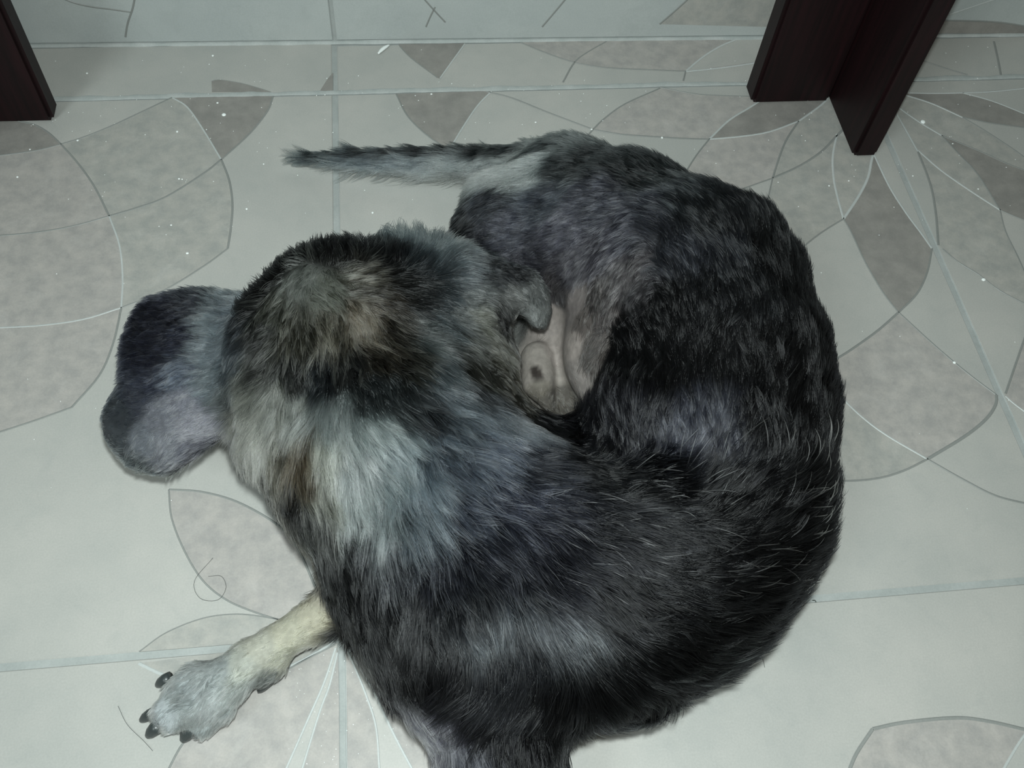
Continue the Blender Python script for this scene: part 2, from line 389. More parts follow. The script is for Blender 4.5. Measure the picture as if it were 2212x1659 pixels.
# ---------------------------------------------------------------- dog body: one smooth surface grown round its bones
def sph(px, py, z, rpx):
    return (U(px, py, z), max(rpx, 3)/scl(px, py, z))
GS = 0.0026
x0g, x1g, y0g, y1g, z1g = -0.235, 0.325, -0.19, 0.43, 0.215
gx = np.arange(x0g, x1g, GS); gy = np.arange(y0g, y1g, GS); gz = np.arange(-0.006, z1g, GS)
SD = np.full((len(gx), len(gy), len(gz)), 1.0, np.float32)
def block(lo, hi):
    s = []
    for g, a, b in zip((gx, gy, gz), lo, hi):
        s.append(slice(int(np.clip(np.searchsorted(g, a), 0, len(g)-1)), int(np.clip(np.searchsorted(g, b), 1, len(g)))))
    return tuple(s)
def smin(sl, d, k, op='add'):
    a = SD[sl]
    if op == 'cut':
        h = np.clip(.5-.5*(a+d)/k, 0, 1); SD[sl] = (a*(1-h)+(-d)*h)+k*h*(1-h)
    else:
        h = np.clip(.5+.5*(a-d)/k, 0, 1); SD[sl] = a*(1-h)+d*h-k*h*(1-h)
def chain(pts, k=0.012, op='add', flat=1.0):
    S = [sph(*p) for p in pts]
    if len(S) == 1: S = S*2
    m = max(r for _, r in S)+.03; Pc = np.array([c for c, _ in S])
    sl = block(Pc.min(0)-m, Pc.max(0)+m)
    X, Y, Z = np.meshgrid(gx[sl[0]], gy[sl[1]], gz[sl[2]], indexing='ij'); D = None
    for (a, ra), (b, rb) in zip(S[:-1], S[1:]):
        ab = b-a; L2 = max(ab@ab, 1e-9)
        px, py, pz = X-a[0], Y-a[1], Z-a[2]
        t = np.clip((px*ab[0]+py*ab[1]+pz*ab[2])/L2, 0, 1); dz = (pz-t*ab[2])/flat
        d = np.sqrt((px-t*ab[0])**2+(py-t*ab[1])**2+dz**2)-(ra+(rb-ra)*t)
        if flat < 1: d = d*flat**.5
        if D is None: D = d
        else:
            kk = min(k, min(ra, rb)*.25); h = np.clip(.5+.5*(D-d)/kk, 0, 1); D = D*(1-h)+d*h-kk*h*(1-h)
    smin(sl, D.astype(np.float32), k, op)
def plate(poly, zs, th, bulge=0.0, k=0.006, curl=0.0):
    """ear flap: a rounded slab over an outline lying in a tilted plane, domed by bulge"""
    P = np.array([U(px, py, z) for (px, py), z in zip(poly, zs)])
    c = P.mean(0); u_, s_, vt = np.linalg.svd(P-c); e1, e2, n = vt
    if n[2] < 0: n = -n
    Q = np.stack([(P-c)@e1, (P-c)@e2], 1); R_ = np.linalg.norm(Q, axis=1).max()
    sl = block(P.min(0)-th-abs(bulge)-.01, P.max(0)+th+abs(bulge)+.01)
    X = np.stack(np.meshgrid(gx[sl[0]], gy[sl[1]], gz[sl[2]], indexing='ij'), -1)-c
    a, b_, h = X@e1, X@e2, X@n
    d2 = np.full(a.shape, 1e9); ins = np.zeros(a.shape, bool); n_ = len(Q)
    for i in range(n_):
        A0, B0 = Q[i], Q[(i+1) % n_]; e = B0-A0
        wx, wy = a-A0[0], b_-A0[1]; t = np.clip((wx*e[0]+wy*e[1])/(e@e), 0, 1)
        d2 = np.minimum(d2, (wx-e[0]*t)**2+(wy-e[1]*t)**2)
        c1 = (A0[1] <= b_) != (B0[1] <= b_)
        xi = A0[0]+(b_-A0[1])/(e[1] if abs(e[1]) > 1e-12 else 1e-12)*e[0]
        ins ^= c1 & (a < xi)
    d = np.sqrt(d2)*np.where(ins, -1, 1)
    h = h-bulge*np.clip(1-(a*a+b_*b_)/R_**2, 0, 1)
    r = th*.9; dx = np.maximum(d+r, 0); dy = np.maximum(np.abs(h)-th+r, 0)
    smin(sl, (np.sqrt(dx*dx+dy*dy)+np.minimum(np.maximum(d+r, np.abs(h)-th+r), 0)-r).astype(np.float32), k)

# trunk curled clockwise from the shoulders to the rump
chain([(1060,1370,.062,205),(1300,1285,.072,248),(1430,1185,.075,256),(1515,1080,.078,246),(1530,960,.078,240),(1538,850,.078,236),(1475,655,.072,246),(1345,520,.066,178),(1225,440,.058,128)], .03)
chain([(1000,1240,.085,180),(1160,1170,.098,150),(1330,1130,.100,110),(1480,1040,.092,110)], .05)      # withers and back ridge
chain([(1290,960,.098,62),(1440,945,.100,80),(1560,960,.095,80)], .03)                                   # rib fold that catches the light
chain([(1300,780,.070,60),(1480,720,.098,120),(1600,760,.085,110)], .035)
chain([(1075,1540,.055,135),(1085,1760,.04,140)], .02)
chain([(835,1265,.06,72),(915,1355,.055,62),(995,1435,.055,66)], .03)                                    # brisket
# neck and ruff
chain([(640,925,.088,132),(780,1000,.092,185),(905,1150,.085,195),(1010,1280,.075,205)], .025)
chain([(700,760,.110,150),(850,880,.112,150),(1000,1030,.108,140),(1120,1120,.10,120)], .03)
chain([(930,760,.10,110),(1060,900,.088,95),(1180,1010,.075,90)], .03)
# skull, face turned down and away
chain([(712,705,.118,165),(660,745,.112,150)], .02)
chain([(760,660,.116,118),(860,640,.110,105)], .02)
chain([(740,680,.085,110),(770,650,.045,60),(772,640,.032,42)], .02)
# haunch, thigh and stifle
chain([(1225,440,.058,120),(1105,478,.060,100),(1070,510,.055,88)], .02)
chain([(1370,520,.075,110),(1240,560,.072,95),(1140,570,.062,70)], .02)
chain([(1380,600,.070,80),(1330,690,.052,55),(1260,780,.040,40),(1215,850,.034,22)], .02)
chain([(1230,640,.048,70),(1190,740,.036,60),(1180,800,.028,50)], .02)
chain([(1160,772,.050,36),(1162,828,.049,36),(1182,872,.043,16)], .003)
chain([(1090,720,.014,60),(1130,850,.014,70),(1230,850,.022,80)], .012)
# groove between thigh and ribs, groove between ruff and ribs
chain([(1400,640,.108,5),(1300,760,.100,12),(1212,868,.078,16)], .018, 'cut')
chain([(1160,850,.105,18),(1230,900,.108,24),(1330,985,.134,24),(1440,1040,.142,16)], .03, 'cut')
# tail
chain([(1225,385,.050,66),(1150,356,.040,44),(1050,354,.030,32),(900,350,.024,26),(760,346,.018,18),(650,343,.011,9)], .006)
# foreleg, wrist, paw and toes
chain([(820,1230,.050,70),(735,1305,.036,50),(672,1342,.028,44),(600,1390,.023,42),(545,1425,.021,46),(500,1465,.020,50),(430,1500,.018,62)], .010)
for t in [[(430,1470,.017,42),(385,1492,.013,30)], [(410,1500,.018,44),(355,1535,.014,27)], [(430,1520,.018,44),(372,1560,.013,27)], [(470,1520,.017,45),(440,1560,.013,34)]]:
    chain(t, .003)
chain([(600,1440,.018,24),(582,1465,.014,15)], .006)
for t in [[(425,1470,.034,7),(352,1508,.022,9)], [(440,1510,.034,7),(345,1552,.020,9)], [(462,1525,.034,7),(405,1585,.018,10)]]:
    chain(t, .006, 'cut')
# ears
plate([(560,650),(500,640),(430,640),(355,655),(322,710),(300,770),(304,845),(246,905),(243,962),(300,1015),(372,1036),(425,1005),(478,968),(545,900),(580,780)],
      [.105,.10,.092,.080,.072,.068,.066,.058,.056,.058,.060,.066,.074,.095,.108], .012, .014, .012)
chain([(560,760,.098,95),(470,770,.082,75),(400,900,.070,75),(345,945,.064,55)], .012, flat=.6)
chain([(880,640,.112,85),(960,610,.105,75),(1010,680,.100,75),(1050,760,.088,48)], .02)
plate([(900,540),(990,545),(1080,578),(1140,598),(1172,640),(1182,690),(1166,724),(1130,722),(1108,690),(1060,700),(980,680),(920,640)],
      [.120,.118,.108,.098,.092,.088,.086,.086,.092,.102,.112,.118], .0065, .010, .008)
chain([(1020,690,.098,62),(1062,775,.086,46),(1095,850,.072,26)], .015)
SD = np.maximum(SD, -(gz[None, None, :]-0.0006)).astype(np.float32)      # it lies on the floor

def surface_nets(V_):
    nx, ny, nz = V_.shape; S_ = V_ < 0
    cs = [(i, j, k) for i in (0,1) for j in (0,1) for k in (0,1)]
    sub = lambda A_, c: A_[c[0]:nx-1+c[0], c[1]:ny-1+c[1], c[2]:nz-1+c[2]]
    cnt = sum(sub(S_, c).astype(np.int8) for c in cs); act = (cnt > 0) & (cnt < 8)
    I = np.argwhere(act); idx = -np.ones(act.shape, np.int64); idx[act] = np.arange(len(I))
    acc = np.zeros((len(I), 3)); num = np.zeros(len(I))
    for a in cs:
        for ax_ in range(3):
            if a[ax_]: continue
            b = list(a); b[ax_] = 1
            va = V_[I[:,0]+a[0], I[:,1]+a[1], I[:,2]+a[2]]; vb = V_[I[:,0]+b[0], I[:,1]+b[1], I[:,2]+b[2]]
            m_ = (va < 0) != (vb < 0); t = np.where(m_, va/np.where(m_, va-vb, 1), 0)
            p = np.array(a, float)+np.zeros((len(I), 3)); p[:, ax_] += t
            acc[m_] += p[m_]; num += m_
    P = acc/num[:, None]+I
    P = P*GS+np.array([gx[0], gy[0], gz[0]])
    Q = []
    for ax_ in range(3):
        o1, o2 = [(1,2),(2,0),(0,1)][ax_]
        sA = [slice(1,-1)]*3; sA[ax_] = slice(0,-1); sB = [slice(1,-1)]*3; sB[ax_] = slice(1,None)
        fa, fb = S_[tuple(sA)], S_[tuple(sB)]
        for flip, msk in ((0, fa & ~fb), (1, ~fa & fb)):
            E_ = np.argwhere(msk)+np.array([0 if q == ax_ else 1 for q in range(3)])
            def cell(d1, d2):
                c = E_.copy(); c[:, o1] -= d1; c[:, o2] -= d2; return idx[c[:,0], c[:,1], c[:,2]]
            q = np.stack([cell(1,1), cell(0,1), cell(0,0), cell(1,0)], 1)
            if flip: q = q[:, ::-1]
            Q.append(q)
    Q = np.vstack(Q); return P, Q[(Q >= 0).all(1)]
DV, DQ = surface_nets(SD)
for _ in range(3):                                                        # light smoothing
    s = np.zeros_like(DV); n_ = np.zeros(len(DV))
    for a, b in ((0,1),(1,2),(2,3),(3,0)):
        np.add.at(s, DQ[:,a], DV[DQ[:,b]]); np.add.at(s, DQ[:,b], DV[DQ[:,a]]); np.add.at(n_, DQ[:,a], 1); np.add.at(n_, DQ[:,b], 1)
    DV = DV*.5+.5*s/n_[:, None]
DV[:, 2] = np.maximum(DV[:, 2], .0005)
dm = bpy.data.meshes.new('dog'); dm.from_pydata(DV.tolist(), [], DQ.tolist()); dm.update()
dm.polygons.foreach_set('use_smooth', [True]*len(dm.polygons))
dog = bpy.data.objects.new('dog', dm); C.objects.link(dog)
tag(dog, 'black and grey dog with tan foreleg curled up on the tiled floor', 'dog')

# ---------------------------------------------------------------- coat: marks set on the body's surface
# x, y, flow dx, dy, dark colour, light colour, share of light hairs, length mm, lift, density
K  = (9,10,13);   KB = (16,18,26)
def cp(x, y, dx, dy, c1, c2, f, L=16, lift=.35, den=1.0): return (x, y, dx, dy, c1, c2, f, L, lift, den)
COAT = [
 # crown and face edge
 cp(720,545,-.2,-1,K,(40,42,38),.1,9,.5), cp(600,585,-.5,-1,K,(36,38,34),.1,9,.5), cp(850,555,.1,-1,K,(60,64,64),.2,11,.5), cp(545,650,-.6,-.4,K,(36,38,36),.1,9,.5),
 cp(650,610,-.1,.3,(66,70,64),(128,134,126),0.75,8), cp(700,630,.5,.5,(52,54,46),(122,126,116),0.65,9), cp(600,655,-.5,.7,(34,36,30),(98,100,90),0.52,10),
 cp(560,700,-.7,.7,(18,20,18),(84,88,80),0.39,11), cp(640,700,-.1,1,(30,30,24),(104,104,92),0.52,12), cp(720,700,.1,1,(36,34,26),(120,116,102),0.59,12),
 cp(785,685,.3,.6,(74,64,50),(152,144,130),0.75,9), cp(820,650,.9,.1,(26,22,16),(100,92,78),0.39,11), cp(780,620,.6,-.1,(34,32,26),(110,106,94),0.52,10),
 cp(850,700,.9,.3,(20,18,14),(84,80,70),0.33,13), cp(870,620,.9,-.1,(14,15,14),(92,98,98),0.26,13), cp(820,760,.5,.9,(30,26,20),(106,100,86),0.45,13),
 cp(560,780,-.8,.6,(26,28,26),(106,108,100),.35,13), cp(640,790,-.2,1,(20,22,22),(96,98,92),.35,14), cp(740,790,.1,1,(22,24,26),(96,98,90),.35,14),
 cp(700,810,0,1,(18,24,28),(84,94,98),.3,14), cp(800,840,.3,1,(34,40,42),(110,120,120),.4,14),
 # ruff
 cp(530,830,-.9,.45,(62,66,62),(140,142,132),.5,15), cp(600,850,-.7,.7,(76,80,74),(158,160,148),.6,16), cp(520,900,-.8,.5,(96,98,92),(168,168,156),.65,15),
 cp(560,950,-.6,.7,(104,106,98),(172,172,160),.7,15), cp(640,880,-.3,1,(92,98,94),(166,170,162),.65,16), cp(720,880,.1,1,(84,94,94),(160,168,166),.6,16),
 cp(600,1000,-.4,.9,(54,52,44),(126,122,108),.5,15), cp(560,1010,-.5,.8,(40,40,38),(96,96,90),.4,13), cp(650,960,-.1,1,(60,52,40),(132,122,102),.5,15), cp(660,1010,-.1,1,(44,38,28),(120,108,86),.45,16),
 cp(620,1050,-.5,.8,(14,14,14),(50,50,46),.3,13), cp(700,980,.1,1,(104,108,98),(172,176,166),.65,16), cp(760,1000,.15,1,(98,108,108),(172,180,180),.65,17),
 cp(700,1060,0,1,(84,86,78),(150,152,142),.55,17), cp(770,1080,.1,1,(100,112,112),(170,180,178),.65,17), cp(690,1120,-.2,1,(30,32,30),(104,108,104),.35,16),
 cp(800,920,.3,1,(92,104,104),(164,174,172),.6,16), cp(860,850,.6,.8,(30,36,38),(112,122,124),.4,14), cp(880,780,.8,.5,(28,28,24),(100,102,96),.35,14),
 cp(940,800,.9,.4,(40,50,54),(116,128,132),.4,14), cp(900,720,.9,.2,(38,46,46),(112,120,120),.4,12), cp(960,700,.9,.2,(36,46,50),(112,124,128),.42,12),
 cp(900,880,.6,.7,(22,26,30),(96,106,112),.35,15), cp(970,860,.8,.6,(54,64,72),(130,144,154),.5,15), cp(1030,850,.8,.6,(30,34,38),(96,104,112),.35,14), cp(1060,900,.8,.6,(66,76,86),(134,144,158),.5,15),
 cp(860,960,.5,.9,(92,106,110),(150,162,168),.55,17), cp(850,1040,.4,1,(78,92,96),(154,168,172),.6,17), cp(940,960,.7,.8,(50,60,70),(134,148,160),.55,16), cp(900,1060,.5,.9,(72,86,96),(148,162,172),.65,17),
 cp(990,1000,.8,.7,(48,56,68),(130,144,162),.55,17), cp(1080,980,.9,.5,(50,58,72),(126,136,154),.45,16), cp(1140,1000,.9,.4,(20,22,30),(90,96,112),.3,15), cp(1000,1090,.7,.7,(24,30,42),(112,122,142),.4,17),
 cp(820,1110,.1,1,(70,82,84),(150,160,162),.55,17), cp(900,1120,.3,1,(44,54,62),(136,150,160),.55,18), cp(1100,1080,.9,.5,(30,34,48),(120,126,148),.4,17), cp(780,1160,-.1,1,(24,26,30),(112,118,122),.35,17),
 # left ear
 cp(470,650,-.9,-.4,(70,82,90),(120,134,142),.5,9), cp(420,650,-.9,-.3,(40,44,56),(76,82,96),.4,8), cp(365,680,-1,-.1,(20,22,38),(44,48,66),.3,7), cp(340,760,-1,0,(18,21,40),(40,46,70),.3,7),
 cp(400,730,-1,0,(20,24,46),(52,60,86),.3,7), cp(460,700,-1,0,(96,110,118),(142,156,162),.6,9), cp(500,680,-.9,.1,(70,82,92),(124,138,146),.5,10), cp(520,720,-.8,.2,(24,30,38),(70,80,88),.3,10),
 cp(450,760,-1,.1,(84,98,108),(130,144,152),.5,9), cp(510,770,-.8,.4,(40,50,58),(96,108,114),.4,11), cp(390,810,-1,.2,(60,72,92),(100,112,130),.5,7), cp(330,830,-1,.2,(34,40,62),(66,74,96),.4,6),
 cp(300,870,-1,.3,(46,52,72),(90,98,114),.4,6), cp(460,820,-.9,.3,(74,88,96),(122,136,142),.5,9), cp(500,850,-.8,.4,(66,74,76),(126,132,132),.5,11), cp(400,870,-.9,.3,(106,108,126),(150,152,166),.6,6),
 cp(340,900,-.9,.2,(104,108,124),(150,154,168),.55,5), cp(265,900,-1,.1,(44,54,66),(88,98,108),.4,4), cp(250,950,-1,.2,(62,72,82),(110,120,128),.4,4), cp(310,950,-.8,.3,(104,112,126),(146,154,166),.5,5),
 cp(430,920,-.8,.4,(118,118,134),(164,164,178),.6,7), cp(360,970,-.6,.6,(112,116,130),(154,158,170),.5,6), cp(430,970,-.5,.8,(66,68,84),(112,116,132),.4,7), cp(290,1000,-.7,.7,(68,78,84),(104,114,118),.4,5),
 cp(370,1030,-.2,1,(56,66,66),(92,102,102),.4,6), cp(470,960,-.3,.9,(50,50,66),(92,94,108),.35,8),
 # right ear and cheek
 cp(900,525,0,-1,(60,72,78),(126,140,144),.6,15,.7), cp(940,560,.5,-.5,(62,74,80),(124,138,144),.6,13,.5), cp(890,570,.5,-.5,(26,34,40),(90,100,106),.3,12,.5), cp(1000,590,.9,.1,(56,64,70),(116,128,132),.55,12),
 cp(960,640,.9,.2,(38,48,54),(118,130,134),.4,11), cp(900,630,.9,.1,(16,20,22),(84,92,94),.25,12), cp(990,680,.9,.2,(54,60,60),(124,130,126),.55,9), cp(1020,640,.9,.1,(56,62,62),(126,132,130),.55,10), cp(1060,590,.9,.1,(20,24,28),(54,60,64),.3,8), cp(1110,590,.9,.3,(20,22,26),(50,54,60),.3,6),
 cp(1110,640,.8,.3,(86,88,86),(140,142,138),.5,5), cp(1150,640,.6,.8,(84,88,88),(134,138,134),.5,4), cp(1165,690,.3,1,(96,100,98),(144,148,144),.5,4), cp(1135,690,.4,1,(118,120,116),(164,168,162),.6,4),
 cp(1080,680,.8,.5,(30,30,30),(74,74,70),.3,7), cp(1040,690,.9,.2,(92,94,86),(146,146,134),.55,9), cp(1060,740,.9,.2,(84,84,76),(136,134,122),.5,9), cp(1010,740,.8,.4,(50,52,48),(110,112,104),.4,10),
 cp(1080,790,.9,.3,(52,52,44),(104,102,90),.4,8), cp(1095,840,.6,.8,(24,24,20),(70,68,58),.3,8), cp(1020,800,.8,.6,(26,26,22),(76,78,70),.3,11),
 # shoulders, chest, upper arm
 cp(700,1180,-.3,1,(18,19,20),(62,66,68),.25,15), cp(760,1240,-.1,1,K,(64,66,66),.2,17), cp(850,1200,.1,1,(16,18,24),(124,132,140),.42,18), cp(950,1200,.3,1,(14,16,24),(98,106,124),.3,18),
 cp(1050,1170,.7,.7,(16,18,26),(96,102,122),.3,18), cp(1150,1120,.9,.4,(24,26,36),(112,116,136),.35,17), cp(820,1310,0,1,K,(52,54,52),.2,17), cp(900,1300,.05,1,(12,13,16),(84,88,92),.25,18),
 cp(1000,1290,.2,1,(14,16,20),(102,110,118),.3,18), cp(1040,1350,.1,1,(32,38,44),(136,148,156),.6,18), cp(1080,1390,.25,1,(16,18,24),(100,108,118),.3,18), cp(1240,1370,.35,1,(26,30,36),(134,146,156),.55,18),
 cp(870,1410,-.3,1,K,(50,50,50),.2,16), cp(960,1420,-.3,1,K,(66,66,74),.25,17), cp(1000,1480,-.6,.8,K,(74,74,88),.3,17), cp(1120,1480,-.3,1,(14,16,22),(92,96,110),.35,18), cp(1200,1470,-.1,1,K,(60,64,74),.25,18),
 cp(960,1560,-.3,1,(74,74,86),(132,132,146),.55,15), cp(945,1620,-.1,1,(66,66,78),(124,124,138),.5,15), cp(1000,1640,.1,1,(60,62,72),(112,114,126),.45,16), cp(1060,1540,-.2,1,(12,13,18),(60,60,72),.25,17),
 cp(1120,1620,.2,1,K,(40,40,50),.15,16), cp(1210,1600,.4,1,K,(48,54,56),.2,16), cp(1100,1750,0,1,K,(40,40,50),.15,16),
 # back and flank: black coat, the shoulder crease's shade deepened by darker hairs
 cp(1200,1200,.8,.5,(12,13,20),(88,92,108),.16,18), cp(1290,1170,1,.2,(10,11,15),(104,106,122),.12,18), cp(1400,1150,1,.05,K,(92,94,108),.07,18), cp(1300,1290,.8,.6,K,(64,66,76),.1,18),
 cp(1400,1300,.9,.5,K,KB,.1,18), cp(1300,1430,.6,.9,K,(26,34,34),.2,18), cp(1450,1420,.8,.5,K,(26,34,34),.2,16), cp(1350,1520,.3,.9,K,(30,38,36),.2,15),
 cp(1560,1320,.9,.1,K,(24,30,30),.2,16), cp(1640,1240,.9,-.2,K,(24,30,30),.2,16), cp(1520,1200,1,-.05,K,KB,.1,17), cp(1650,1100,.7,-.6,K,(60,62,68),.06,17), cp(1760,1100,.6,-.6,K,(20,24,24),.1,15),
 cp(1560,1080,.8,-.5,K,KB,.05,15), cp(1400,1060,.9,.1,K,KB,.05,14), cp(1250,1010,.9,.4,K,KB,.05,12), cp(1200,930,.5,.5,K,(30,30,38),.1,11),
 cp(1280,900,.05,-1,(14,15,22),(92,94,108),.25,12), cp(1380,910,.05,-1,(14,15,22),(92,94,110),.25,12), cp(1520,930,.15,-1,(34,37,50),(122,128,150),.5,11), cp(1550,960,.15,-1,(26,28,38),(104,108,126),.35,11),  # paler bluish hairs along the rib rim: sheen painted into the coat
 cp(1650,960,0,-1,K,(44,46,52),.12,13), cp(1740,940,-.1,-1,K,(30,32,36),.1,13), cp(1800,1000,-.1,-1,K,KB,.1,12), cp(1300,840,.1,-1,K,KB,.05,11), cp(1420,840,.05,-1,K,(26,27,32),.1,12),
 cp(1480,780,0,-1,(11,12,15),(84,86,92),.2,12), cp(1560,780,-.05,-1,(11,12,15),(84,86,92),.2,12), cp(1650,800,-.1,-1,K,(64,66,70),.15,13), cp(1740,800,-.15,-1,K,(50,52,56),.12,13), cp(1800,850,-.1,-1,K,KB,.1,12),
 cp(1350,740,-.2,-1,K,KB,.05,9), cp(1440,680,-.1,-1,K,(30,32,36),.1,10), cp(1540,660,-.25,-1,(12,14,18),(66,72,80),.15,12), cp(1640,660,-.4,-1,(12,14,18),(66,72,78),.18,13), cp(1720,650,-.35,-1,K,(40,44,46),.15,13),
 # rump and haunch: grey coat, its bluish sheen painted into the light hairs
 cp(1580,560,-.6,-.8,(16,19,26),(78,86,100),.28,13), cp(1660,570,-.5,-.9,K,(50,56,60),.2,13), cp(1500,460,-.8,-.7,(18,22,26),(66,76,82),.25,12), cp(1560,500,-.7,-.8,(16,18,22),(58,66,72),.2,12),
 cp(1400,380,-.9,-.5,(16,20,22),(58,66,68),.25,12), cp(1420,470,-.8,-.4,(28,30,40),(88,92,108),.35,11), cp(1480,560,-.5,-.8,(24,27,36),(80,86,102),.3,11), cp(1300,350,-1,-.2,(18,22,24),(62,70,74),.25,11),
 cp(1300,430,-1,-.1,(32,34,46),(92,94,112),.4,10), cp(1350,500,-.8,.2,(40,40,52),(104,104,120),.45,9), cp(1200,360,-1,-.1,(24,30,32),(76,86,88),.3,11), cp(1180,430,-1,0,(34,40,52),(88,98,112),.4,10),
 cp(1060,430,-1,.2,(24,28,36),(72,80,92),.3,10), cp(1000,470,-1,.2,(16,18,20),(50,54,60),.25,11), cp(1100,500,-1,.1,(42,44,58),(98,102,120),.45,8), cp(1220,500,-1,.1,(48,48,62),(110,108,126),.5,8),
 cp(1050,545,-1,.1,(26,28,38),(76,80,94),.35,8), cp(1140,580,-1,.1,(42,42,54),(98,98,112),.45,7), cp(1230,580,-.9,.3,(60,58,68),(118,114,124),.5,7), cp(1300,540,-.9,.3,(44,42,52),(108,104,116),.45,8),
 cp(1350,590,-.8,.7,(64,60,64),(128,122,124),.5,8), cp(1380,640,-.8,.7,(40,38,42),(104,100,104),.4,8), cp(1200,630,-.8,.5,(72,68,72),(120,114,116),.5,6,.25,.7), cp(1300,640,-.7,.8,(36,33,34),(140,130,128),.55,9,.3,.8),
 cp(1320,700,-.7,.8,(40,36,36),(148,136,132),.55,9,.3,.7), cp(1240,660,-.7,.7,(110,102,100),(150,140,136),.5,4,.2,.25), cp(1195,690,-.5,.8,(140,130,124),(160,150,144),.5,3,.15,.03),
 cp(1240,740,-.6,.8,(130,120,114),(156,146,140),.5,4,.2,.12), cp(1200,760,-.3,1,(136,126,120),(160,150,142),.5,3,.15,.05), cp(1280,760,-.7,.8,(50,46,44),(150,140,134),.6,8,.25,.65), cp(1255,700,-.7,.8,(60,54,52),(150,138,132),.55,7,.25,.35), cp(1240,820,-.4,.9,(124,116,112),(160,152,146),.5,5,.2,.3),
 cp(1158,806,0,1,(52,44,40),(70,60,54),.3,2,.1,.02), cp(1140,815,0,1,(134,126,118),(166,158,150),.5,3,.15,.06), cp(1158,775,0,1,(134,126,118),(166,158,150),.5,3,.15,.06), cp(1145,765,0,1,(134,126,118),(166,158,150),.5,3,.15,.06), cp(1180,800,0,1,(134,126,118),(166,158,150),.5,3,.15,.06), cp(1160,840,.1,1,(130,122,110),(172,164,150),.6,5,.2,.45), cp(1190,875,.3,1,(110,104,96),(160,152,140),.5,6,.3,.7),
 # tail
 cp(1160,325,-1,-.02,(26, 32, 34),(66, 76, 76),.2,10,.25), cp(1160,348,-1,0.15,(124, 136, 136),(174, 184, 182),.5,13,.35), cp(1160,368,-1,0.3,(124, 136, 136),(174, 184, 182),.6,13,.4),
 cp(1100,326,-1,-.02,(20, 26, 28),(58, 66, 66),.2,12,.25), cp(1100,351,-1,0.17,(128, 140, 138),(180, 190, 188),.5,15,.35), cp(1100,372,-1,0.35,(128, 140, 138),(180, 190, 188),.6,15,.4),
 cp(1040,328,-1,-.02,(16, 20, 22),(54, 62, 62),.2,14,.25), cp(1040,353,-1,0.20,(128, 140, 140),(178, 188, 186),.5,17,.35), cp(1040,374,-1,0.4,(128, 140, 140),(178, 188, 186),.6,17,.4),
 cp(980,328,-1,-.02,(14, 18, 20),(50, 58, 58),.2,16,.25), cp(980,351,-1,0.17,(112, 126, 128),(170, 180, 180),.5,19,.35), cp(980,370,-1,0.35,(112, 126, 128),(170, 180, 180),.6,19,.4),
 cp(920,329,-1,-.02,(14, 18, 20),(48, 56, 58),.2,17,.25), cp(920,350,-1,0.15,(100, 114, 120),(158, 170, 174),.5,20,.35), cp(920,367,-1,0.3,(100, 114, 120),(158, 170, 174),.6,20,.4),
 cp(860,330,-1,-.02,(14, 18, 20),(52, 60, 62),.2,17,.25), cp(860,349,-1,0.12,(84, 98, 106),(144, 158, 164),.5,20,.35), cp(860,364,-1,0.25,(84, 98, 106),(144, 158, 164),.6,20,.4),
 cp(800,332,-1,-.02,(18, 22, 24),(60, 68, 70),.2,16,.25), cp(800,348,-1,0.10,(70, 84, 92),(134, 150, 156),.5,19,.35), cp(800,360,-1,0.2,(70, 84, 92),(134, 150, 156),.6,19,.4),
 cp(740,334,-1,-.02,(20, 26, 28),(66, 76, 78),.2,15,.25), cp(740,347,-1,0.07,(60, 74, 80),(124, 138, 144),.5,18,.35), cp(740,357,-1,0.15,(60, 74, 80),(124, 138, 144),.6,18,.4),
 cp(680,337,-1,-.02,(24, 30, 32),(72, 82, 84),.2,14,.25), cp(680,347,-1,0.05,(50, 62, 66),(108, 122, 126),.5,17,.35), cp(680,353,-1,0.1,(50, 62, 66),(108, 122, 126),.6,17,.4),
 cp(640,341,-1,-.02,(30, 36, 38),(80, 92, 94),.2,13,.25), cp(640,346,-1,0.03,(44, 54, 58),(98, 112, 116),.5,16,.35), cp(640,348,-1,0.05,(44, 54, 58),(98, 112, 116),.6,16,.4),
 # foreleg and paw
 cp(680,1330,-.8,.55,(152,148,128),(188,182,160),.6,5,.2,2.6), cp(620,1370,-.8,.55,(152,150,130),(186,182,162),.6,5,.2,2.6), cp(560,1400,-.8,.5,(150,150,136),(184,182,166),.6,6,.2,2.6),
 cp(520,1440,-.7,.6,(144,148,138),(182,182,170),.6,7,.22,2.6), cp(610,1430,-.6,.8,(140,140,124),(176,174,156),.5,6,.22,2.6), cp(450,1420,-.8,.4,(118,128,128),(158,164,160),.5,7,.22,2.6), cp(590,1465,-.5,.9,(84,90,86),(130,136,130),.4,6,.25,2.6),
 cp(440,1470,-.8,.6,(124,132,132),(168,174,172),.5,8,.22,2.6), cp(520,1500,-.5,.9,(130,138,134),(176,182,178),.55,8,.22,2.6), cp(380,1500,-.9,.5,(136,146,148),(182,190,190),.6,7,.22,2.6), cp(450,1540,-.5,.9,(140,148,148),(186,192,190),.6,7,.22,2.6),
 cp(350,1550,-.9,.6,(144,154,158),(192,200,202),.6,6,.22,2.6), cp(410,1570,-.4,.9,(132,142,142),(176,184,184),.55,6,.22,2.6), cp(480,1560,-.3,1,(124,134,134),(166,174,174),.5,6,.22,2.6), cp(350,1470,-.9,.4,(120,130,132),(164,172,172),.5,6,.22,2.6),
]
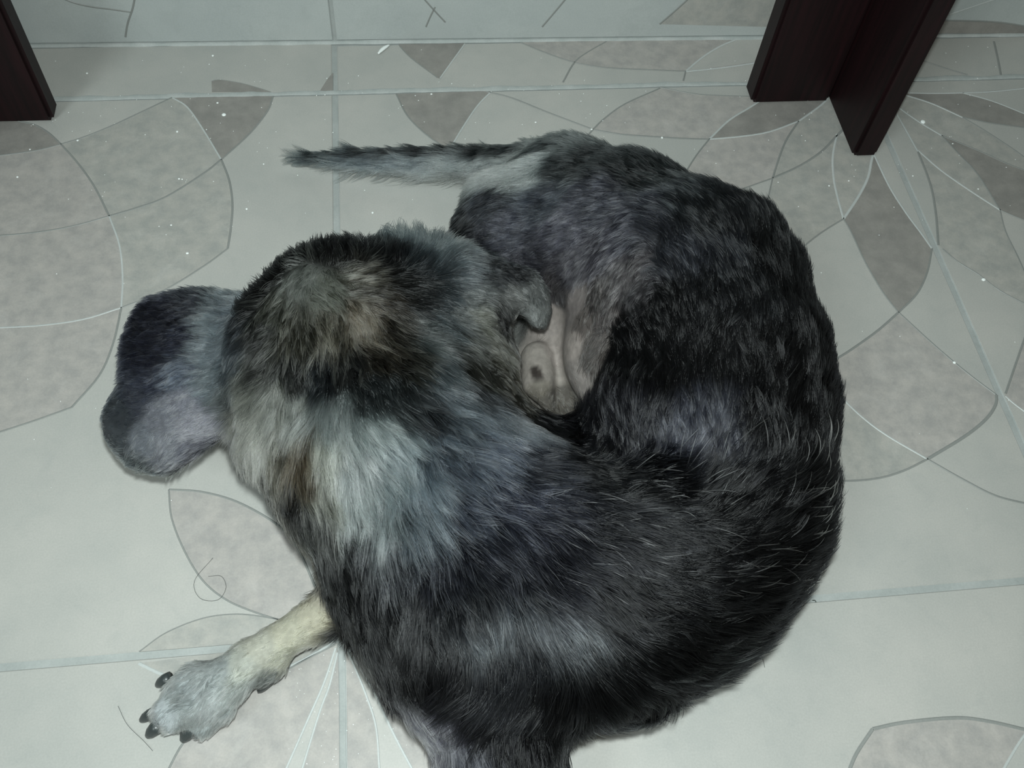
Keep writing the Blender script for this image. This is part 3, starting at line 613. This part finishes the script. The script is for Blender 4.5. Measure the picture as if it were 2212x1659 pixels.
LOW = [(705,1300,.040,-.7,.6,(146,140,122),(180,174,154),.6,5,2.6),(728,1300,.042,-.7,.6,(146,140,122),(180,174,154),.6,5,2.6),(715,1335,.020,-.7,.6,(130,126,108),(168,162,142),.6,5,2.6),(690,1290,.025,-.7,.6,(130,126,108),(168,162,142),.6,5,2.6),(745,1285,.075,-.6,.7,K,(46,46,46),.1,14),
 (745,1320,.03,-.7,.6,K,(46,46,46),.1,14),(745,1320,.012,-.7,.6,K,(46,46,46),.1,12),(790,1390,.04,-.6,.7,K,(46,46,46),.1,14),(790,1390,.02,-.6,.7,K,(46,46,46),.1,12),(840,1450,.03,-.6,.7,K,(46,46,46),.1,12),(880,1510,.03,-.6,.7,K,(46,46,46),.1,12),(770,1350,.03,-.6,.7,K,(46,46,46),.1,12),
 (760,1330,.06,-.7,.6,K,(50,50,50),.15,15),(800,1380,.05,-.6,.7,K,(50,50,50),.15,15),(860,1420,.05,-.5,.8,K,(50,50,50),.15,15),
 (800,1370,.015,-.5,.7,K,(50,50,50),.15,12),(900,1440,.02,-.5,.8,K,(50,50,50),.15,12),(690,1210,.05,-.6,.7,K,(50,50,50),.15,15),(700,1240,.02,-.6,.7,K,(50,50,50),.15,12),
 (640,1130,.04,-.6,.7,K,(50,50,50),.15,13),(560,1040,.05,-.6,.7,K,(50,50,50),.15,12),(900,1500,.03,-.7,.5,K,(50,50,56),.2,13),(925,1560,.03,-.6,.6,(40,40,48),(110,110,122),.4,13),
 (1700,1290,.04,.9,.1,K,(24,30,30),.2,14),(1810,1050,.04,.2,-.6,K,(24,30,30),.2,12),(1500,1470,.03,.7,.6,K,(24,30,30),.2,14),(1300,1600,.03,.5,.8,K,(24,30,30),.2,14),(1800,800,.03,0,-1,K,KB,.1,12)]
me_ = dm; bvh = BVHTree.FromPolygons(DV.tolist(), DQ.tolist())
CPp, CPd, CPn = [], [], []
keep = []
for i, c in enumerate(COAT):
    d = Vector(ray(c[0], c[1])).normalized(); h = bvh.ray_cast(Vector(CAM), d)
    if h[0] is None:
        P = Vector(U(c[0], c[1], .022 if c[1] < 400 and c[0] < 1120 else .05)); h = bvh.find_nearest(P)
    p, n = h[0], h[1]
    q1 = U(c[0]+c[2]*20, c[1]+c[3]*20, p.z); q0 = U(c[0], c[1], p.z)
    dv = Vector(q1-q0).normalized()
    CPp.append(p[:]); CPd.append(dv[:]); CPn.append(n[:])
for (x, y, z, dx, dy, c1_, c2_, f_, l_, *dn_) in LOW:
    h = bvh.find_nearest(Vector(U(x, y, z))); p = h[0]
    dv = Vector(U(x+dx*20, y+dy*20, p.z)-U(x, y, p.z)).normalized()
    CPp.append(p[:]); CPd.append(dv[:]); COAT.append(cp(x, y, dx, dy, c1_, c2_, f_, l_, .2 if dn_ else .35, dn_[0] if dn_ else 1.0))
CPp, CPd = np.array(CPp), np.array(CPd)
def calm(c, k=.6):
    m_ = sum(c)/3; k = .8 if c[0] > c[2]+3 else k; return s2l([max(m_+(x-m_)*k, 0) for x in c])
C1 = np.array([calm(c[4], .6 if c[9] > .6 else 1.1) for c in COAT]); C2 = np.array([calm(c[5], .6 if c[9] > .6 else 1.1) for c in COAT])
mm = C1.mean(1, keepdims=True); C1 = C1*(.75+.45*np.clip(mm/.12, 0, 1)); C2 = C2*(1.38-.3*np.clip(C2.mean(1, keepdims=True)/.45, 0, 1))
CS = np.array([[c[6], c[7], c[8], c[9]] for c in COAT])
def field(P, power=3.6):
    o1, o2, o3, o4 = [], [], [], []
    for k in range(0, len(P), 20000):
        Q = P[k:k+20000]
        d2 = ((Q[:, None, :]-CPp[None])**2).sum(-1)+1e-6
        W = d2**-power; W /= W.sum(1, keepdims=True)
        o1.append(W@CPd); o2.append(W@C1); o3.append(W@C2); o4.append(W@CS)
    return [np.vstack(o) for o in (o1, o2, o3, o4)]
# hide under the coat takes the mean coat colour; bare belly stays skin
fd, f1, f2, fs = field(DV)
mixf = fs[:, :1]
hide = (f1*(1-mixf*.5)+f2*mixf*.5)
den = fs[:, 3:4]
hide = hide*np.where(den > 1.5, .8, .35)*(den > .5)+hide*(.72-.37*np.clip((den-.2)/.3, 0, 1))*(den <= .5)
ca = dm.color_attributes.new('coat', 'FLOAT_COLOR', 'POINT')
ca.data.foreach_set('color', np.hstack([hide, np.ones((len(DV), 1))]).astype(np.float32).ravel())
m, nt, b = nmat('dog_hide', 0.7, 0.25); L = nt.links.new
at = N(nt, 'ShaderNodeAttribute', attribute_name='coat'); g = N(nt, 'ShaderNodeNewGeometry')
nz_ = N(nt, 'ShaderNodeTexNoise', Scale=260.0, Detail=4.0); L(g.outputs['Position'], nz_.inputs['Vector'])
mr = N(nt, 'ShaderNodeMapRange'); mr.inputs['To Min'].default_value = .55; mr.inputs['To Max'].default_value = 1.35; L(nz_.outputs['Fac'], mr.inputs['Value'])
hs = N(nt, 'ShaderNodeHueSaturation'); L(mr.outputs['Result'], hs.inputs['Value']); L(at.outputs['Color'], hs.inputs['Color']); L(hs.outputs['Color'], b.inputs['Base Color'])
bp = N(nt, 'ShaderNodeBump', Strength=.35, Distance=.001); L(nz_.outputs['Fac'], bp.inputs['Height']); L(bp.outputs['Normal'], b.inputs['Normal'])
dm.materials.append(m)

# ---------------------------------------------------------------- fur strands
NS = 420000
vn = np.zeros_like(DV); fn = np.cross(DV[DQ[:,2]]-DV[DQ[:,0]], DV[DQ[:,3]]-DV[DQ[:,1]])
for k in range(4): np.add.at(vn, DQ[:,k], fn)
vn /= np.linalg.norm(vn, axis=1)[:, None]+1e-12
if (vn[:,2]*(DV[:,2]-DV[:,2].mean())).sum() < 0: vn = -vn; dm.flip_normals()
ar = np.linalg.norm(fn, axis=1)*.5
zc = DV[DQ].mean(1)[:, 2]; nzf = vn[DQ].mean(1)[:, 2]
wt_ = ar*np.where(nzf < -.35, .12, np.where(nzf < 0, .6, 1.0))*(zc > .003)
dq = den[DQ].mean(1)[:, 0]; wt_ = wt_*dq
pick = rng.choice(len(DQ), NS, p=wt_/wt_.sum()); u, v = rng.random(NS), rng.random(NS)
q = DQ[pick]; bl = lambda A_: (A_[q[:,0]]*((1-u)*(1-v))[:,None]+A_[q[:,1]]*(u*(1-v))[:,None]+A_[q[:,2]]*(u*v)[:,None]+A_[q[:,3]]*((1-u)*v)[:,None])
R0, Nn = bl(DV), bl(vn); Nn /= np.linalg.norm(Nn, axis=1)[:, None]
Dr, c1, c2, S4 = bl(fd), bl(f1), bl(f2), bl(fs)
def wob(P, s, seed):                                        # cheap smooth noise: sums of sines in random directions
    r = np.random.default_rng(seed); o = 0
    for k in range(5):
        d = r.normal(size=3); o = o+np.sin(P@(d/np.linalg.norm(d))*s*r.uniform(.6, 1.6)+r.uniform(0, 6.3))
    return o/2.2
Dr = Dr-(Dr*Nn).sum(1, keepdims=True)*Nn
side = np.cross(Nn, Dr); Dr = Dr/(np.linalg.norm(Dr, axis=1)[:, None]+1e-9); side = side/(np.linalg.norm(side, axis=1)[:, None]+1e-9)
ang = .22*wob(R0, 220, 1)+.22*wob(R0, 600, 2)+rng.normal(0, .13, NS)
Dr = Dr*np.cos(ang)[:, None]+side*np.sin(ang)[:, None]
Ln = S4[:, 1]*.001*rng.uniform(.6, 1.2, NS)*(1+.15*wob(R0, 160, 3))
lift = S4[:, 2]*rng.uniform(.5, 1.5, NS)
tt = np.array([0, .25, .5, .75, 1.0])
prof = tt[:, None]*(1-.45*tt[:, None])                       # rise off the skin, then lie down
PT = R0[:, None, :]+Dr[:, None, :]*(Ln[:, None]*tt[None])[:, :, None]*.95+Nn[:, None, :]*(Ln*lift*1.5)[:, None, None]*prof[None]*1.0
PT -= Nn[:, None, :]*.0008
# locks: pull the tips towards the nearest guide hair
ng = 26000; gi = rng.choice(NS, ng, replace=False); kd = KDTree(ng)
for a_, i_ in enumerate(gi): kd.insert(R0[i_], a_)
kd.balance()
near = np.array([gi[kd.find(p)[1]] for p in R0])
clump = (.62+.25*wob(R0, 120, 4)).clip(.2, .85)
off = PT[near]-R0[near][:, None, :]
tgt = R0[near][:, None, :]+off*(Ln/Ln[near])[:, None, None].clip(.6, 1.5)
wq = (clump[:, None]*tt[None]**1.3)[:, :, None]
PT = PT*(1-wq)+tgt*wq
PT[:, :, 2] = np.maximum(PT[:, :, 2], .0007+.0006*rng.random(NS)[:, None])
# colour: each lock leans dark or light, hairs are banded
lockn = rng.random(NS)[near]
isl = ((.5*lockn+.5*rng.random(NS)) < (S4[:, 0]*.78+.1*wob(R0, 90, 5))).astype(float)
isl = (isl*.88+.12*rng.random(NS)**3)[:, None]
base = c1*(1-isl)+c2*isl
base *= np.exp(rng.normal(0, .38, NS)+rng.normal(0, .16, NS)[near])[:, None]
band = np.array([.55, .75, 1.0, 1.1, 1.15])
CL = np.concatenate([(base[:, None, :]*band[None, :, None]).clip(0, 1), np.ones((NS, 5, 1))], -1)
RD = (.00014*rng.uniform(.7, 1.3, NS))[:, None]*np.array([1, 1, .85, .6, .15])[None]
# scattered long white guard hairs over the back
pr = proj(R0)
inb = np.where((pr[:,0]*.5+pr[:,1] > 1700) & (pr[:,0] > 1180) & (pr[:,0] < 1790) & (pr[:,1] > 960) & (pr[:,1] < 1290) & (R0[:,2] > .06))[0]
wh = rng.choice(inb, min(190, len(inb)), replace=False)
for i_ in wh:
    l_ = rng.uniform(.011, .022)
    PT[i_] = R0[i_]+Dr[i_]*(l_*tt)[:, None]+Nn[i_]*(.0042*np.sin(tt*2.2))[:, None]+side[i_]*(rng.normal(0, .002)*tt**2)[:, None]+Nn[i_]*.0012
CL[wh, :, :3] = np.array([.85, .87, .9]); RD[wh] = np.array([.00012, .00018, .0002, .00017, .00005])
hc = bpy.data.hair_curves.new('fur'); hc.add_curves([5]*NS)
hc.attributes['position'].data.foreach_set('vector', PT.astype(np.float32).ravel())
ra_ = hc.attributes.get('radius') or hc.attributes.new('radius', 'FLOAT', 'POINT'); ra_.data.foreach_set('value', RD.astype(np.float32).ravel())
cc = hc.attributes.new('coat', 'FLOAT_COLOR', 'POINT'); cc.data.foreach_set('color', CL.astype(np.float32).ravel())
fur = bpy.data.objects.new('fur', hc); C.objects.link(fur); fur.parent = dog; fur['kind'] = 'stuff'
m = bpy.data.materials.new('fur_hair'); m.use_nodes = True; nt = m.node_tree
nt.nodes.remove(nt.nodes['Principled BSDF'])
hb = N(nt, 'ShaderNodeBsdfHairPrincipled'); hb.parametrization = 'COLOR'
hb.inputs['IOR'].default_value = 1.3; hb.inputs['Roughness'].default_value = .22; hb.inputs['Radial Roughness'].default_value = .45; hb.inputs['Random Roughness'].default_value = .2
at = N(nt, 'ShaderNodeAttribute', attribute_name='coat'); nt.links.new(at.outputs['Color'], hb.inputs['Color'])
nt.links.new(hb.outputs[0], nt.nodes['Material Output'].inputs['Surface']); hc.materials.append(m)

# ---------------------------------------------------------------- claws, pads, nose
m, nt, b = nmat('dark_horn', 0.35, .5); b.inputs['Base Color'].default_value = (*s2l((52,58,58)), 1); M_claw = m
def tube(name, P, R_, mat, parent, n=10):
    P = [Vector(p) for p in P]; V, Fc = [], []
    for i, p in enumerate(P):
        t = (P[min(i+1, len(P)-1)]-P[max(i-1, 0)]).normalized(); s_ = t.cross(Vector((0,0,1))).normalized(); u_ = s_.cross(t)
        for k in range(n):
            a = 2*math.pi*k/n; V.append(p+s_*math.cos(a)*R_[i]+u_*math.sin(a)*R_[i])
    for i in range(len(P)-1):
        for k in range(n): Fc.append((i*n+k, i*n+(k+1) % n, (i+1)*n+(k+1) % n, (i+1)*n+k))
    Fc += [tuple(range(n))[::-1], tuple(range((len(P)-1)*n, len(P)*n))]
    return mesh_obj(name, V, Fc, mat, parent, True)
for (x1, y1, x2, y2, r) in [(368,1464,338,1482,14),(336,1538,303,1558,13),(346,1566,318,1592,16),(420,1566,394,1602,18),(590,1460,558,1496,14)]:
    a, bb = U(x1, y1, .011), U(x2, y2, .0035); R1 = r/scl(x1, y1, .01)
    P = [a, a*.67+bb*.33+np.array([0,0,.0012]), a*.33+bb*.67+np.array([0,0,.0012]), a*.12+bb*.88+np.array([0,0,.0006]), bb]
    P = [np.array([p_[0], p_[1], max(p_[2], R_k+.0008)]) for p_, R_k in zip(P, (R1, R1*.95, R1*.78, R1*.5, R1*.15))]
    tube('claw', P, [R1, R1*.95, R1*.78, R1*.5, R1*.15], M_claw, dog)
# ---------------------------------------------------------------- crumbs and dust on the floor
m, nt, b = nmat('white_crumb', 0.5, .4); b.inputs['Base Color'].default_value = (.86, .90, .88, 1); M_white = m
def pebble(name, x, y, r, parent=None, z=0.0003, h=.6):
    V, Fc = [], []; n = 7
    ph = rng.random()*6; el = rng.uniform(.7, 1.2)
    for k, (rr_, zz) in enumerate(((1, 0), (.8, .5), (.35, .9))):
        for i in range(n):
            a = ph+2*math.pi*i/n; V.append((x+r*rr_*math.cos(a), y+r*rr_*el*math.sin(a), z+r*h*zz))
    for k in range(2):
        for i in range(n): Fc.append((k*n+i, k*n+(i+1) % n, (k+1)*n+(i+1) % n, (k+1)*n+i))
    Fc += [tuple(range(2*n, 3*n)), tuple(range(n))[::-1]]
    return V, Fc
def crumb(px, py, rpx, label, group=None):
    P = U(px, py, 0); r = rpx/scl(px, py, 0)
    V, Fc = pebble('crumb', 0, 0, r); o = mesh_obj('crumb', V, Fc, M_white, None, True); o.location = (P[0], P[1], 0.0001)
    tag(o, label, 'crumb', group); return o
crumb(484,249,5.5,'tiny round white crumb inside the dark petal near the left table leg','white crumbs on the floor')
crumb(1993,264,6,'tiny round white crumb on the tiles just right of the table leg tip','white crumbs on the floor')
crumb(2124,605,5.5,'tiny round white crumb out by the tile corner right of the dog','white crumbs on the floor')
crumb(405,548,4,'tiny round white crumb on the speckled petal above the dog left ear','white crumbs on the floor')
crumb(2061,784,4,'tiny white crumb on a relief line right of the dog back','white crumbs on the floor')
V, Fc = [], []
def add(px, py, rpx):
    P = U(px, py, 0); a, c = pebble('', P[0], P[1], rpx/scl(px, py, 0)); k = len(V); V.extend(a); Fc.extend([tuple(i+k for i in f) for f in c])
for _ in range(330):
    px = rng.uniform(60, 2200); py = rng.triangular(95, 200, 620) if rng.random() < .85 else rng.uniform(600, 1100)
    if rng.random() < .25: px, py = rng.uniform(620, 1020), rng.uniform(1380, 1655)
    add(px, py, rng.choice([1.0, 1.2, 1.5, 2.2], p=[.5, .3, .15, .05]))
for px, py in [(460,121),(383,285),(168,304),(470,223),(38,383),(387,387),(370,487),(932,204),(1157,265),(1278,280),(1430,298),(1628,463),(805,460),(533,452),(188,159)]: add(px, py, 2.8)
o = mesh_obj('dust_specks', V, Fc, M_white, None, True); tag(o, 'fine white dust specks scattered over the floor tiles', 'dust', None, 'stuff')
# small white husk on the cut tile strip
V, Fc = [], []; a, bb = U(817,117,.001), U(841,98,.001); d = bb-a; s_ = np.array([-d[1], d[0], 0])/np.linalg.norm(d)
n = 9
for i in range(n):
    t = i/(n-1); r = .0018*math.sin(math.pi*min(max(t, .07), .93))**.5; c = a+d*t+s_*.0008*math.sin(math.pi*t); 
    for k in range(8):
        an = 2*math.pi*k/8; V.append(c+s_*r*math.cos(an)+np.array([0,0,r*.6*math.sin(an)+.0006]))
for i in range(n-1):
    for k in range(8): Fc.append((i*8+k, i*8+(k+1)%8, (i+1)*8+(k+1)%8, (i+1)*8+k))
Fc += [tuple(range(8))[::-1], tuple(range((n-1)*8, n*8))]
o = mesh_obj('husk', V, Fc, M_white, None, True); tag(o, 'small curved white husk lying on the cut tile strip by the wall', 'husk')
# loose shed hairs on the floor
m, nt, b = nmat('shed_hair', 0.5, .4); b.inputs['Base Color'].default_value = (*s2l((70,74,72)), 1)
def hair(name, pts, label, r=.00012):
    P = [U(*p, .0006) for p in pts]; P = [np.array(p) for p in P]
    Q = catmull(np.array([p[:2] for p in P]), 6); Q = [(x, y, .0006) for x, y in Q]
    o = tube(name, Q, [r]*len(Q), m, None, 5); tag(o, label, 'hair', 'shed hairs on the floor'); return o
hair('shed_hair', [(460,1205),(420,1255),(432,1292),(470,1296),(488,1270),(478,1245),(450,1245)], 'fine curled loop of shed hair across the petal edge left of the foreleg')
hair('shed_hair', [(255,1525),(275,1565),(310,1600),(330,1622)], 'fine shed hair on the pale tile left of the paw')
hair('shed_hair', [(1641,1405),(1648,1425),(1652,1442)], 'short shed hair on the tile below the dog back')
hair('shed_hair', [(1755,1297),(1760,1297),(1763,1301)], 'tiny dark shed hair on the tile joint beside the dog back', .0003)
hair('shed_hair', [(595,1080),(599,1110),(596,1135)], 'fine pale shed hair on the petal beneath the dog chin')
